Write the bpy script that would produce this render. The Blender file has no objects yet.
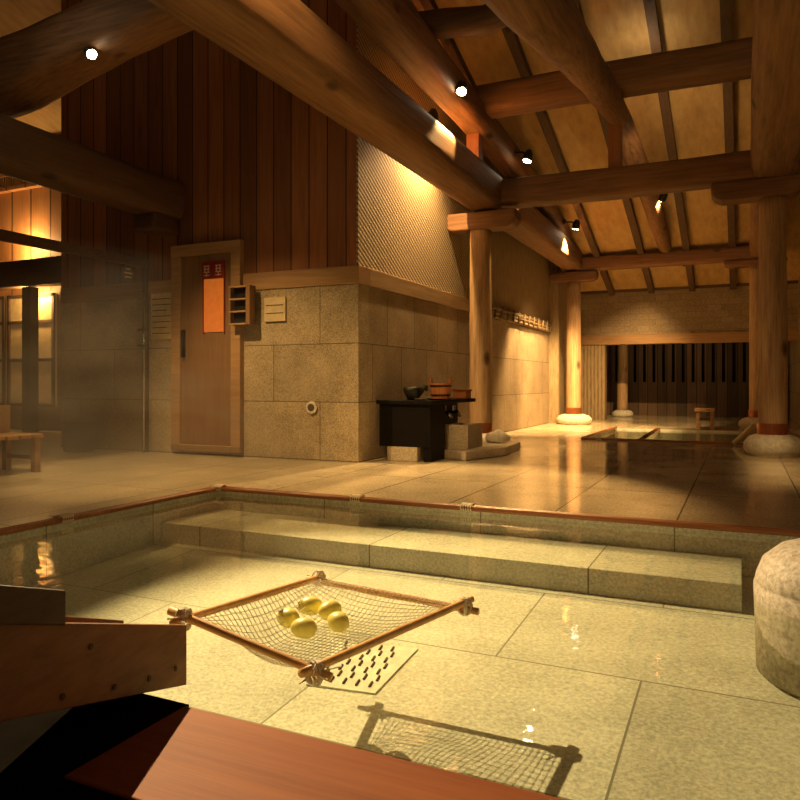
import bpy, bmesh, math, random
from mathutils import Vector, Matrix, Quaternion
random.seed(7)
S = bpy.context.scene
COL = S.collection
# ------------------------------------------------------------ camera
FPX, HY, HC = 725.0, 383.0, 0.70
YAW = math.atan(342 / FPX)
cd = bpy.data.cameras.new('camera'); cam = bpy.data.objects.new('camera', cd); COL.objects.link(cam)
cam.location = (0, 0, HC); cam.rotation_euler = (math.pi / 2, 0, YAW)
cd.sensor_width = 36; cd.lens = 36 * FPX / 800; cd.shift_y = -(400 - HY) / 800; cd.clip_start = 0.05
S.camera = cam
# ------------------------------------------------------------ world, exposure
w = bpy.data.worlds.new('night'); S.world = w; w.use_nodes = True
w.node_tree.nodes['Background'].inputs[0].default_value = (1.0, 0.55, 0.22, 1)
w.node_tree.nodes['Background'].inputs[1].default_value = 0.035
S.view_settings.view_transform = 'Standard'; S.view_settings.look = 'None'
S.view_settings.exposure = 0.55; S.view_settings.gamma = 1
LAMP = (1.0, 0.60, 0.22)
# spotlights: name, lens position, target, watts, cone degrees, label, kind
SPOTS = [
 ((-4.32, 3.85, 3.115), (-0.42, 2.0, -0.3), 1550, 43, 'small spotlight glowing under the crossing log at upper left', 'beam'),
 ((-2.40, 6.45, 3.46), (-1.9, 4.5, 0), 700, 48, 'black swivel spotlight with cable, uppermost beside the upper left log', 'side'),
 ((-2.88, 6.90, 3.385), (-2.94, 6.85, 1.2), 330, 130, 'spotlight between the two left logs shining down the woven wall', 'side'),
 ((-2.30, 8.4, 3.33), (-2.75, 7.75, 0.6), 150, 50, 'black swivel spotlight above the second cross beam by the short post', 'side'),
 ((-2.27, 11.0, 3.02), (-2.95, 11.3, 0.2), 800, 80, 'small downward spotlight above the rear left column', 'side'),
 ((-0.98, 10.3, 3.16), (-2.4, 12.3, 1.0), 700, 75, 'spotlight fixed to the rear roof log and lighting it', 'side'),
]
# ------------------------------------------------------------ helpers
def px(x, y, z):
    """a point of the place at height z on the sight line measured in the photograph"""
    u = (x - 400) / FPX; v = (HY - y) / FPX; s, c = math.sin(YAW), math.cos(YAW)
    t = (z - HC) / v
    return Vector(((-s + u * c) * t, (c + u * s) * t, z))
def tag(o, label=None, cat=None, group=None, kind=None):
    if label: o['label'] = label
    if cat: o['category'] = cat
    if group: o['group'] = group
    if kind: o['kind'] = kind
    return o
def obj(name, bm, m, parent=None, smooth=False, origin=None, bevel=0):
    bmesh.ops.recalc_face_normals(bm, faces=bm.faces)
    if name == 'pool_water':
        for f in bm.faces:
            if f.normal.z < 0: f.normal_flip()
    if origin is None:
        vs = [v.co for v in bm.verts]
        mn = [min(v[i] for v in vs) for i in range(3)]; mx = [max(v[i] for v in vs) for i in range(3)]
        origin = Vector(((mn[0] + mx[0]) / 2, (mn[1] + mx[1]) / 2, mn[2]))
    origin = Vector(origin)
    bm.transform(Matrix.Translation(-origin))
    me = bpy.data.meshes.new(name); bm.to_mesh(me); bm.free()
    if smooth:
        for p in me.polygons: p.use_smooth = True
    me.materials.append(m)
    o = bpy.data.objects.new(name, me); COL.objects.link(o)
    if parent:
        o.parent = parent; o.location = origin - parent.location - (parent.parent.location if parent.parent else Vector((0, 0, 0)))
    else: o.location = origin
    if bevel:
        b = o.modifiers.new('bevel', 'BEVEL'); b.width = bevel; b.segments = 2; b.limit_method = 'ANGLE'
    return o
def empty(name, loc, label, cat, group=None):
    o = bpy.data.objects.new(name, None); COL.objects.link(o); o.location = loc; o.empty_display_size = .1
    return tag(o, label, cat, group)
def box(bm, x0, x1, y0, y1, z0, z1, rot=0):
    r = bmesh.ops.create_cube(bm, size=1)['verts']
    M = Matrix.Translation(((x0 + x1) / 2, (y0 + y1) / 2, (z0 + z1) / 2)) @ Matrix.Rotation(rot, 4, 'Z') @ Matrix.Diagonal((x1 - x0, y1 - y0, z1 - z0, 1))
    bmesh.ops.transform(bm, matrix=M, verts=r); return r
def B(*a, **k):
    bm = bmesh.new(); box(bm, *a, **k); return bm
def tube(bm, pts, rad, seg=16, sq=2.0, jit=0.0, caps=True, steps=0):
    pts = [Vector(p) for p in pts]
    if not hasattr(rad, '__len__'): rad = [rad] * len(pts)
    if steps:
        P2, R2 = [], []
        for i in range(len(pts) - 1):
            for k in range(steps):
                t = k / steps; P2.append(pts[i].lerp(pts[i + 1], t)); R2.append(rad[i] * (1 - t) + rad[i + 1] * t)
        P2.append(pts[-1]); R2.append(rad[-1]); pts, rad = P2, R2
    rings = []; n = len(pts)
    d0 = (pts[-1] - pts[0]).normalized()
    up = Vector((0, 0, 1)) if abs(d0.z) < .9 else Vector((0, 1, 0))
    ph = random.random() * 6
    for i in range(n):
        d = (pts[min(i + 1, n - 1)] - pts[max(i - 1, 0)]).normalized()
        sx = d.cross(up).normalized(); sy = sx.cross(d)
        ring = []
        for k in range(seg):
            a = 2 * math.pi * (k + .5) / seg
            ca, sa = math.cos(a), math.sin(a)
            q = (abs(ca) ** sq + abs(sa) ** sq) ** (-1 / sq)
            r = rad[i] * q * (1 + jit * math.sin(2 * a + ph + i * .35) + jit * .6 * math.sin(i * .9 + ph * 2 + a))
            ring.append(bm.verts.new(pts[i] + sx * ca * r + sy * sa * r))
        rings.append(ring)
    for i in range(n - 1):
        for k in range(seg):
            bm.faces.new((rings[i][k], rings[i][(k + 1) % seg], rings[i + 1][(k + 1) % seg], rings[i + 1][k]))
    if caps: bm.faces.new(rings[0][::-1]); bm.faces.new(rings[-1])
def T(*a, **k):
    bm = bmesh.new(); tube(bm, *a, **k); return bm
def lathe(bm, prof, cx, cy, seg=28, wob=0):
    rings = []
    for r, z in prof:
        rings.append([bm.verts.new((cx + r * math.cos(2 * math.pi * k / seg) * (1 + wob * math.sin(3 * 2 * math.pi * k / seg + 1)),
                                    cy + r * math.sin(2 * math.pi * k / seg) * (1 + wob * math.sin(2 * 2 * math.pi * k / seg)), z)) for k in range(seg)])
    for a, b in zip(rings, rings[1:]):
        for k in range(seg): bm.faces.new((a[k], a[(k + 1) % seg], b[(k + 1) % seg], b[k]))
    bm.faces.new(rings[0][::-1]); bm.faces.new(rings[-1])
def L(prof, cx, cy, **k):
    bm = bmesh.new(); lathe(bm, prof, cx, cy, **k); return bm
def smooth_by_angle(o, deg=40):
    for p in o.data.polygons: p.use_smooth = True
    e = o.modifiers.new('split', 'EDGE_SPLIT'); e.split_angle = math.radians(deg)
    return o
def prism(bm, poly, h0, h1, axis='z'):
    def P(a, b, h):
        return {'z': (a, b, h), 'y': (a, h, b), 'x': (h, a, b)}[axis]
    v0 = [bm.verts.new(P(a, b, h0)) for a, b in poly]; v1 = [bm.verts.new(P(a, b, h1)) for a, b in poly]
    n = len(poly)
    for i in range(n): bm.faces.new((v0[i], v0[(i + 1) % n], v1[(i + 1) % n], v1[i]))
    bm.faces.new(v0[::-1]); bm.faces.new(v1)
# ------------------------------------------------------------ materials
def new_mat(name):
    m = bpy.data.materials.new(name); m.use_nodes = True; nt = m.node_tree
    return m, nt, nt.nodes['Principled BSDF']
def N(nt, t, **k):
    n = nt.nodes.new(t)
    for a, b in k.items(): setattr(n, a, b)
    return n
def ramp(nt, fac, stops):
    r = N(nt, 'ShaderNodeValToRGB'); e = r.color_ramp.elements
    while len(e) < len(stops): e.new(.5)
    for i, (p, c) in enumerate(stops): e[i].position = p; e[i].color = (*c, 1)
    nt.links.new(fac, r.inputs[0]); return r.outputs[0]
def mix(nt, a, b, f, mode='MIX'):
    n = N(nt, 'ShaderNodeMix', data_type='RGBA', blend_type=mode)
    for s, v in ((0, f), (6, a), (7, b)):
        if hasattr(v, 'links'): nt.links.new(v, n.inputs[s])
        else: n.inputs[s].default_value = v if s == 0 else (*v, 1)
    return n.outputs[2]
def bump(nt, bs, h, st=.3, dist=.01, prev=None):
    b = N(nt, 'ShaderNodeBump'); b.inputs['Strength'].default_value = st; b.inputs['Distance'].default_value = dist
    nt.links.new(h, b.inputs['Height'])
    if prev: nt.links.new(prev, b.inputs['Normal'])
    nt.links.new(b.outputs[0], bs.inputs['Normal']); return b.outputs[0]
def math_(nt, op, a, b=None):
    n = N(nt, 'ShaderNodeMath', operation=op)
    for i, v in enumerate((a, b)):
        if v is None: continue
        if hasattr(v, 'links'): nt.links.new(v, n.inputs[i])
        else: n.inputs[i].default_value = v
    return n.outputs[0]
def coords(nt, world=False):
    if world: return N(nt, 'ShaderNodeNewGeometry').outputs['Position']
    return N(nt, 'ShaderNodeTexCoord').outputs['Object']
def mapping(nt, v, scale=(1, 1, 1), loc=(0, 0, 0), rot=(0, 0, 0)):
    m = N(nt, 'ShaderNodeMapping'); m.inputs['Scale'].default_value = scale; m.inputs['Location'].default_value = loc; m.inputs['Rotation'].default_value = rot
    nt.links.new(v, m.inputs['Vector']); return m.outputs[0]
def noise(nt, v, scale=5, det=5, rough=.6, out=0):
    n = N(nt, 'ShaderNodeTexNoise'); n.inputs['Scale'].default_value = scale; n.inputs['Detail'].default_value = det; n.inputs['Roughness'].default_value = rough
    nt.links.new(v, n.inputs['Vector']); return n.outputs[out]
def wood(name, dark, light, axis='x', rough=.68, grain=9, knots=True, planks=None, world=False):
    m, nt, bs = new_mat(name)
    c = coords(nt, world or bool(planks))
    sc = {'x': (.06, 1, 1), 'y': (1, .06, 1), 'z': (1, 1, .06)}[axis]
    g = noise(nt, mapping(nt, c, tuple(s * grain for s in sc)), 4, 6, .65)
    big = noise(nt, mapping(nt, c, tuple(s * 1.0 + .1 for s in sc)), 2.2, 3, .5)
    f = math_(nt, 'ADD', math_(nt, 'MULTIPLY', g, .65), math_(nt, 'MULTIPLY', big, .45))
    col = ramp(nt, f, [(.36, dark), (.52, tuple((a + b) / 2 for a, b in zip(dark, light))), (.72, light)])
    if knots:
        v = N(nt, 'ShaderNodeTexVoronoi'); nt.links.new(mapping(nt, c, tuple(2.6 if s == 1 else 1.3 for s in sc)), v.inputs['Vector']); v.inputs['Scale'].default_value = 1
        k = ramp(nt, v.outputs['Distance'], [(.0, (.0, .0, .0)), (.07, (.25, .25, .25)), (.13, (1, 1, 1))])
        col = mix(nt, col, tuple(d * .35 for d in dark), math_(nt, 'SUBTRACT', 1, k))
    h = g
    if planks:
        pa, pw = planks
        sx = N(nt, 'ShaderNodeSeparateXYZ'); nt.links.new(c, sx.inputs[0])
        q = math_(nt, 'DIVIDE', math_(nt, 'ADD', sx.outputs[pa], 50.0), pw)
        fr = math_(nt, 'FRACT', q); fl = math_(nt, 'FLOOR', q)
        wn = N(nt, 'ShaderNodeTexWhiteNoise', noise_dimensions='1D'); nt.links.new(fl, wn.inputs['W'])
        col = mix(nt, col, mix(nt, (.45, .45, .45), (1.35, 1.3, 1.25), wn.outputs[0]), 1.0, 'MULTIPLY')
        gap = math_(nt, 'LESS_THAN', math_(nt, 'ABSOLUTE', math_(nt, 'SUBTRACT', fr, .5)), .47)
        col = mix(nt, tuple(d * .12 for d in dark), col, gap)
        h = math_(nt, 'ADD', math_(nt, 'MULTIPLY', g, .3), gap)
    nt.links.new(col, bs.inputs['Base Color']); bs.inputs['Roughness'].default_value = rough
    bump(nt, bs, h, .35, .006); return m
def stone(name, c1, c2, joints=None, rough=.7, spec=1.0, jcol=None, wet=False, fine=90):
    """speckled granite; joints = (u axis, v axis, block width, block height, offset u, offset v, joint size, stagger)"""
    m, nt, bs = new_mat(name); c = coords(nt, bool(joints))
    n1 = noise(nt, mapping(nt, c), fine, 2, .7); n2 = noise(nt, mapping(nt, c), 3.2, 4, .6)
    f = math_(nt, 'ADD', math_(nt, 'MULTIPLY', n1, .7), math_(nt, 'MULTIPLY', n2, .35))
    col = ramp(nt, f, [(.38, c1), (.66, c2)])
    h = n1
    if joints:
        ua, va, bw, bh, ou, ov, ms, off = joints
        sx = N(nt, 'ShaderNodeSeparateXYZ'); nt.links.new(c, sx.inputs[0])
        cb = N(nt, 'ShaderNodeCombineXYZ')
        nt.links.new(math_(nt, 'ADD', sx.outputs[ua], ou + 20 * bw), cb.inputs[0]); nt.links.new(math_(nt, 'ADD', sx.outputs[va], ov + 20 * bh), cb.inputs[1])
        br = N(nt, 'ShaderNodeTexBrick', offset=off); nt.links.new(cb.outputs[0], br.inputs['Vector'])
        br.inputs['Scale'].default_value = 1; br.inputs['Brick Width'].default_value = bw; br.inputs['Row Height'].default_value = bh
        br.inputs['Mortar Size'].default_value = ms; br.inputs['Mortar Smooth'].default_value = .2
        br.inputs['Color1'].default_value = (.86, .86, .86, 1); br.inputs['Color2'].default_value = (1.08, 1.08, 1.08, 1); br.inputs['Mortar'].default_value = (1, 1, 1, 1)
        col = mix(nt, col, br.outputs['Color'], 1.0, 'MULTIPLY')
        col = mix(nt, col, jcol or tuple(v * .35 for v in c1), br.outputs['Fac'])
        h = math_(nt, 'SUBTRACT', math_(nt, 'MULTIPLY', n1, .25), br.outputs['Fac'])
    nt.links.new(col, bs.inputs['Base Color'])
    if wet:      # a film of water on the right, only damp on the left
        r = noise(nt, mapping(nt, c), 1.1, 4, .6)
        mr = N(nt, 'ShaderNodeMapRange'); mr.inputs['From Min'].default_value = -1.6; mr.inputs['From Max'].default_value = -3.6; mr.inputs['To Min'].default_value = 0; mr.inputs['To Max'].default_value = .28
        sp = N(nt, 'ShaderNodeSeparateXYZ'); nt.links.new(c, sp.inputs[0]); nt.links.new(sp.outputs[0], mr.inputs['Value'])
        rr = ramp(nt, r, [(.40, (rough, rough, rough)), (.68, (rough + .12,) * 3)])
        nt.links.new(math_(nt, 'ADD', rr, mr.outputs[0]), bs.inputs['Roughness'])
    else: bs.inputs['Roughness'].default_value = rough
    bump(nt, bs, h, .25, .004); return m
def plain(name, c, rough=.5, metal=0, emit=0, ecol=None):
    m, nt, bs = new_mat(name)
    n = noise(nt, coords(nt), 14, 3, .6)
    col = ramp(nt, n, [(.3, tuple(v * .8 for v in c)), (.7, tuple(min(1, v * 1.1) for v in c))])
    nt.links.new(col, bs.inputs['Base Color']); bs.inputs['Roughness'].default_value = rough; bs.inputs['Metallic'].default_value = metal
    if emit:
        bs.inputs['Emission Color'].default_value = (*(ecol or c), 1); bs.inputs['Emission Strength'].default_value = emit
    return m
M = {}
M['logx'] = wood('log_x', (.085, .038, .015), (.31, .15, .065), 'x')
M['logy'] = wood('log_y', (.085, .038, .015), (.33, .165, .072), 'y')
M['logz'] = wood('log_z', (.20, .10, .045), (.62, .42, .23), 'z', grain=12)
M['dark'] = wood('dark_timber', (.045, .022, .012), (.13, .065, .03), 'y')
M['darkx'] = wood('dark_timber_x', (.045, .022, .012), (.13, .065, .03), 'x')
M['red'] = wood('reddish_plank', (.20, .055, .018), (.38, .125, .04), 'x', rough=.6, knots=False, grain=5)
M['plank'] = wood('wall_planks', (.19, .070, .025), (.36, .15, .06), 'z', planks=(0, .192), rough=.6, knots=False)
M['plank2'] = wood('bright_planks', (.32, .14, .05), (.55, .27, .11), 'z', planks=(0, .42), rough=.6, knots=False)
M['trimx'] = wood('trim_x', (.26, .14, .06), (.48, .29, .14), 'x', knots=False)
M['trimy'] = wood('trim_y', (.26, .16, .08), (.48, .32, .17), 'y', knots=False)
M['door'] = wood('door_wood', (.16, .08, .032), (.28, .15, .065), 'z', knots=False)
M['trough'] = wood('trough_wood', (.17, .07, .03), (.34, .16, .075), 'y', rough=.5)
M['pole'] = wood('pole_wood', (.60, .28, .08), (.88, .52, .20), 'x', rough=.4, knots=False)
M['rail'] = wood('rail_wood', (.16, .05, .016), (.40, .15, .05), 'x', rough=.35, knots=False)
M['pale'] = wood('pale_wood', (.55, .38, .2), (.8, .6, .36), 'z', knots=False)
M['ceil'] = wood('ceiling_board', (.36, .21, .075), (.60, .39, .15), 'y', rough=.75, knots=False, grain=3.5)
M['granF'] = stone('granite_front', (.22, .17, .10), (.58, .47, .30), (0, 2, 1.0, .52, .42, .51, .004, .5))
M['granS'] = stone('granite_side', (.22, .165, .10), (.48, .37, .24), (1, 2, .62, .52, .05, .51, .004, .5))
M['floor'] = stone('wet_floor', (.36, .30, .20), (.66, .57, .40), (0, 1, .62, 1.25, .3, .1, .005, 0), rough=.055, wet=True, fine=60)
M['basin'] = stone('pool_granite', (.44, .43, .37), (.82, .80, .71), (0, 1, 1.0, .72, .30, .38, .004, .5), rough=.6, fine=75, jcol=(.24, .23, .18))
M['gran'] = stone('granite_block', (.34, .28, .19), (.70, .60, .44), None, rough=.6)
M['granp'] = stone('granite_pillar', (.24, .205, .15), (.54, .48, .38), None, rough=.6, fine=55)
M['rock'] = stone('pale_rock', (.55, .50, .40), (.82, .78, .66), None, rough=.7, fine=30)
M['black'] = plain('black_stone', (.010, .008, .007), .5)
M['blackm'] = plain('black_metal', (.010, .009, .008), .45)
M['copper'] = plain('copper', (.42, .14, .06), .3, .6)
M['bucket'] = wood('bucket_wood', (.30, .085, .02), (.55, .20, .06), 'z', knots=False)
M['chrome'] = plain('chrome', (.6, .6, .58), .15, 1)
M['paper'] = plain('paper', (.62, .50, .30), .8)
M['ink'] = plain('ink', (.09, .05, .03), .8)
M['signred'] = plain('sign_red', (.28, .02, .012), .5)
M['signtxt'] = plain('sign_text', (.85, .62, .48), .6)
M['amber'] = plain('lit_pane', (.5, .14, .03), .4, 0, .22, (1, .24, .03))
M['frost'] = plain('frosted_pane', (.55, .42, .22), .5, 0, .06, (1, .55, .18))
M['lens'] = plain('lamp_lens', (1, .9, .7), .4, 0, 40, (1, .85, .55))
M['glow'] = plain('lamp_glow', (1, .8, .5), .4, 0, 22, (1, .72, .32))
M['egg'] = plain('egg_shell', (1.0, .84, .20), .4)
M['cord'] = plain('cord', (.85, .76, .58), .8)
M['plate'] = plain('drain_plate', (.85, .85, .76), .5)
for k_ in ('black', 'red', 'trough') if 'trough' in M else (): M[k_].node_tree.nodes['Principled BSDF'].inputs['Specular IOR Level'].default_value = .12
M['bin'] = plain('bin', (.10, .075, .045), .5)
def weave():
    m, nt, bs = new_mat('woven_wall'); c = coords(nt, True)
    sx = N(nt, 'ShaderNodeSeparateXYZ'); nt.links.new(c, sx.inputs[0]); cb = N(nt, 'ShaderNodeCombineXYZ')
    nt.links.new(math_(nt, 'ADD', sx.outputs[1], math_(nt, 'MULTIPLY', sx.outputs[0], 1)), cb.inputs[0]); nt.links.new(sx.outputs[2], cb.inputs[1])
    hs = []
    for rot in (-1.05, .8):
        wv = N(nt, 'ShaderNodeTexWave', wave_type='BANDS', bands_direction='X'); wv.inputs['Scale'].default_value = 7.5
        wv.inputs['Distortion'].default_value = .3
        nt.links.new(mapping(nt, cb.outputs[0], rot=(0, 0, rot)), wv.inputs['Vector']); hs.append(wv.outputs['Fac'])
    h = math_(nt, 'MULTIPLY', hs[0], math_(nt, 'ADD', math_(nt, 'MULTIPLY', hs[1], .45), .55))
    col = ramp(nt, h, [(.05, (.20, .14, .08)), (.5, (.52, .42, .27))])
    nt.links.new(col, bs.inputs['Base Color']); bs.inputs['Roughness'].default_value = .6
    bump(nt, bs, h, .8, .012); return m
M['weave'] = weave()
M['slab'] = plain('shade_black', (.012, .010, .008), .9); M['slab'].node_tree.nodes['Principled BSDF'].inputs['Specular IOR Level'].default_value = 0  # near-black without gloss, so the shade put into this colour stays dark
def reed(axis):
    m, nt, bs = new_mat('reed_wall'); c = coords(nt, True)
    sx = N(nt, 'ShaderNodeSeparateXYZ'); nt.links.new(c, sx.inputs[0])
    s = math_(nt, 'SINE', math_(nt, 'MULTIPLY', sx.outputs[axis], 95))
    g = noise(nt, mapping(nt, c, (6, 6, 1)), 5, 4)
    h = math_(nt, 'ADD', math_(nt, 'MULTIPLY', s, .18), g)
    col = ramp(nt, h, [(.25, (.22, .15, .08)), (.75, (.44, .34, .20))])
    nt.links.new(col, bs.inputs['Base Color']); bs.inputs['Roughness'].default_value = .7
    bump(nt, bs, h, .5, .006); return m
M['reed'] = reed(1); M['reedx'] = reed(0)
def schlick(nt, f0, nrm=None):
    """reflectance the same from either side of the surface"""
    ge = N(nt, 'ShaderNodeNewGeometry'); vm = N(nt, 'ShaderNodeVectorMath', operation='DOT_PRODUCT')
    nt.links.new(ge.outputs['Incoming'], vm.inputs[0]); nt.links.new(nrm if nrm else ge.outputs['Normal'], vm.inputs[1])
    c = math_(nt, 'ABSOLUTE', vm.outputs['Value'])
    q = math_(nt, 'POWER', math_(nt, 'MAXIMUM', math_(nt, 'SUBTRACT', 1.0, c), 0.0), 5.0)
    return math_(nt, 'ADD', math_(nt, 'MULTIPLY', q, 1 - f0), f0)
def water():
    m = bpy.data.materials.new('water'); m.use_nodes = True; nt = m.node_tree; nt.nodes.clear()
    out = N(nt, 'ShaderNodeOutputMaterial'); tr = N(nt, 'ShaderNodeBsdfTransparent'); gl = N(nt, 'ShaderNodeBsdfGlossy')
    tr.inputs[0].default_value = (.84, .87, .76, 1); gl.inputs['Roughness'].default_value = .03
    mx = N(nt, 'ShaderNodeMixShader')
    g = coords(nt, True)
    n = noise(nt, mapping(nt, g, (1, 1.3, 1)), 5, 3, .5)
    b = N(nt, 'ShaderNodeBump'); b.inputs['Strength'].default_value = .12; b.inputs['Distance'].default_value = .02
    nt.links.new(n, b.inputs['Height']); nt.links.new(b.outputs[0], gl.inputs['Normal'])
    nt.links.new(schlick(nt, .02, b.outputs[0]), mx.inputs[0]); nt.links.new(tr.outputs[0], mx.inputs[1]); nt.links.new(gl.outputs[0], mx.inputs[2]); nt.links.new(mx.outputs[0], out.inputs[0])
    return m
def glass():
    m = bpy.data.materials.new('glass'); m.use_nodes = True; nt = m.node_tree; nt.nodes.clear()
    out = N(nt, 'ShaderNodeOutputMaterial'); tr = N(nt, 'ShaderNodeBsdfTransparent'); gl = N(nt, 'ShaderNodeBsdfGlossy')
    tr.inputs[0].default_value = (.90, .88, .82, 1); gl.inputs['Roughness'].default_value = .02
    mx = N(nt, 'ShaderNodeMixShader')
    nt.links.new(math_(nt, 'MULTIPLY', schlick(nt, .02), .6), mx.inputs[0]); nt.links.new(tr.outputs[0], mx.inputs[1]); nt.links.new(gl.outputs[0], mx.inputs[2]); nt.links.new(mx.outputs[0], out.inputs[0])
    return m
M['water'] = water(); M['glass'] = glass()
ST = lambda o: tag(o, kind='structure')
W0 = (0, 0, 0)
# ------------------------------------------------------------ setting
PX0, PX1, PY0, PY1 = -3.12, 0.75, 1.19, 3.80     # near pool
QX0, QX1, QY0, QY1 = -1.80, 0.20, 9.15, 11.7     # far pool
bm = bmesh.new()
for a in ((-13, PX0, -1.5, 7.4), (PX0, 3, PY1, QY0), (PX1, 3, -1.5, PY1), (PX0, PX1, -1.5, PY0), (PX0, QX0, QY0, QY1), (QX1, 3, QY0, QY1), (PX0, 3, QY1, 19)):
    box(bm, *a, -.12, 0)
ST(obj('floor', bm, M['floor'], origin=W0))
BI = .004
bm = bmesh.new()   # near pool shell with a sloping bottom
def quad(b, *c): b.faces.new([b.verts.new(v) for v in c])
zb = lambda y: -.350 + (y - 1.19) / (3.28 - 1.19) * .110
ZS, YS, XS = -.125, 3.28, 0.0
X_0, X_1, Y_0, Y_1 = PX0 + BI, PX1 - BI, PY0 + BI, PY1 - BI
bot = [(X_0, Y_0, zb(Y_0)), (X_1, Y_0, zb(Y_0)), (X_1, Y_1, zb(Y_1)), (X_0, Y_1, zb(Y_1))]
quad(bm, *bot)
for (x0, y0), (x1, y1) in (((X_0, Y_0), (X_1, Y_0)), ((X_1, Y_0), (X_1, Y_1)), ((X_1, Y_1), (X_0, Y_1)), ((X_0, Y_1), (X_0, Y_0))):
    quad(bm, (x0, y0, -.0), (x1, y1, -.0), (x1, y1, zb(y1)), (x0, y0, zb(y0)))
ST(obj('floor_pool_basin', bm, M['basin'], origin=W0))
M['step'] = stone('step_granite', (.40, .38, .32), (.76, .73, .63), (0, 1, 1.1, 3, .62, 0, .004, 0), rough=.6, fine=75)
ST(obj('floor_pool_step', B(PX0 + .01, XS, YS, PY1 - .01, -.30, ZS), M['step'], origin=W0, bevel=.004))
bm = bmesh.new(); quad(bm, (PX0, PY0, -.025), (PX1, PY0, -.025), (PX1, PY1, -.025), (PX0, PY1, -.025))
tag(obj('pool_water', bm, M['water']), 'clear greenish water filling the large near pool', 'water')
bm = bmesh.new(); box(bm, QX0, QX1, QY0, QY1, -.5, -.45)
for a in ((QX0 - .03, QX0, QY0, QY1), (QX1, QX1 + .03, QY0, QY1), (QX0, QX1, QY0 - .03, QY0), (QX0, QX1, QY1, QY1 + .03)): box(bm, *a, -.5, -.01)
ST(obj('floor_far_basin', bm, M['basin'], origin=W0))
bm = bmesh.new(); quad(bm, (QX0, QY0, -.03), (QX1, QY0, -.03), (QX1, QY1, -.03), (QX0, QY1, -.03))
tag(obj('pool_water', bm, M['water']), 'dark still water of the small far pool beyond the floor', 'water')
roof = lambda y: 2.40 + .30 * (14 - y)
# front wall (with the door) at Y 5.57
FY, SX = 5.57, -3.03
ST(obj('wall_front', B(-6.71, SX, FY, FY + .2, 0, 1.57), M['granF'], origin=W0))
bm = bmesh.new(); prism(bm, [(-6.71, 1.73), (SX - .02, 1.73), (SX - .02, roof(FY)), (-6.71, roof(FY))], FY, FY + .2, 'y')
ST(obj('wall_front_planks', bm, M['plank'], origin=W0))
ST(obj('trim_1', B(-6.71, SX + .012, FY - .015, FY + .2, 1.57, 1.73), M['trimx'], bevel=.006))
# side wall at X -3.03, running back
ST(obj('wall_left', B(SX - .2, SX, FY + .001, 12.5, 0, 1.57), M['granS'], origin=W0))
ST(obj('trim_2', B(SX - .2, SX + .012, FY + .2, 8.4, 1.57, 1.73), M['trimy'], bevel=.006))
bm = bmesh.new(); prism(bm, [(FY + .001, 1.73), (8.4, 1.73), (8.4, roof(8.4)), (FY + .001, roof(FY))], SX - .2, SX - .002, 'x')
ST(obj('wall_left_weave', bm, M['weave'], origin=W0))
bm = bmesh.new(); prism(bm, [(8.4, 1.57), (12.5, 1.57), (12.5, roof(12.5)), (8.4, roof(8.4))], SX - .2, SX - .004, 'x')
ST(obj('wall_left_reeds', bm, M['reed'], origin=W0))
ST(obj('wall_left_pilaster', B(SX - .2, SX + .16, 12.5, 14.0, 0, 2.8), M['reed'], origin=W0))
bm = bmesh.new()
for k in range(3): tube(bm, [(SX + .02 + .012 * k, 8.5, 1.60 + k * .05), (SX + .02, 12.5, 1.60 + k * .05)], .03, 10, jit=.12, steps=30)
for k in range(14): tube(bm, [(SX + .06, 8.7 + k * .28, 1.57), (SX + .06, 8.76 + k * .28, 1.74)], .014, 8)
M['rope'] = plain('straw_rope', (.22, .15, .08), .9)
ST(obj('trim_3', bm, M['rope'], smooth=True))
# wing left of the plank wall
AY = 7.5
ST(obj('wall_alcove', B(-13, -6.71, AY, AY + .15, 0, 2.05), M['granF'], origin=W0))
ST(obj('wall_alcove_planks', B(-13, -6.71, AY, AY + .15, 2.05, roof(AY)), M['plank2'], origin=W0))
ST(obj('wall_alcove_return', B(-6.71, -6.55, FY + .2, AY + .15, 0, roof(FY + .2)), M['plank'], origin=W0))
# far wall
GY = 14.0
ST(obj('wall_back', B(-2.9, -2.33, GY, GY + .2, 0, 1.42), M['reedx'], origin=W0))
M['tile'] = stone('back_wall_panel', (.24, .18, .11), (.38, .29, .18), (0, 2, .22, .11, 0, 0, .0022, .5), jcol=(.16, .11, .06), rough=.7, fine=30)
ST(obj('wall_back_upper', B(-2.9, 1.6, GY, GY + .2, 1.60, 2.42), M['tile'], origin=W0))
ST(obj('trim_4', B(-2.9, 1.6, GY - .04, GY + .2, 1.42, 1.60), M['trimx'], bevel=.006))
ST(obj('wall_back_left', B(-3.2, -2.88, GY, GY + 5, 0, 2.4), M['granS'], origin=W0))
ST(obj('wall_annex', B(-3.2, 2.5, 18.2, 18.4, 0, 2.4), M['black'], origin=W0))
ST(obj('ceiling_annex', B(-3.2, 2.5, GY, 18.4, 2.40, 2.5), M['dark'], origin=W0))
# right hall wall
ST(obj('wall_right', B(.86, 1.0, 7.2, 19, 0, 1.35), M['granS'], origin=W0))
bm = bmesh.new(); prism(bm, [(7.2, 1.35), (19, 1.35), (19, 1.5), (13.99, roof(14)), (7.2, roof(7.2))], .86, 1.0, 'x')
ST(obj('wall_right_reeds', bm, M['reed'], origin=W0))
# ceiling slab following the roof slope
bm = bmesh.new(); prism(bm, [(-2.0, roof(-2.0)), (14.2, roof(14.2)), (14.2, roof(14.2) + .08), (-2.0, roof(-2) + .08)], -13, 3, 'x')
ST(obj('ceiling', bm, M['ceil'], origin=W0))
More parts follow.
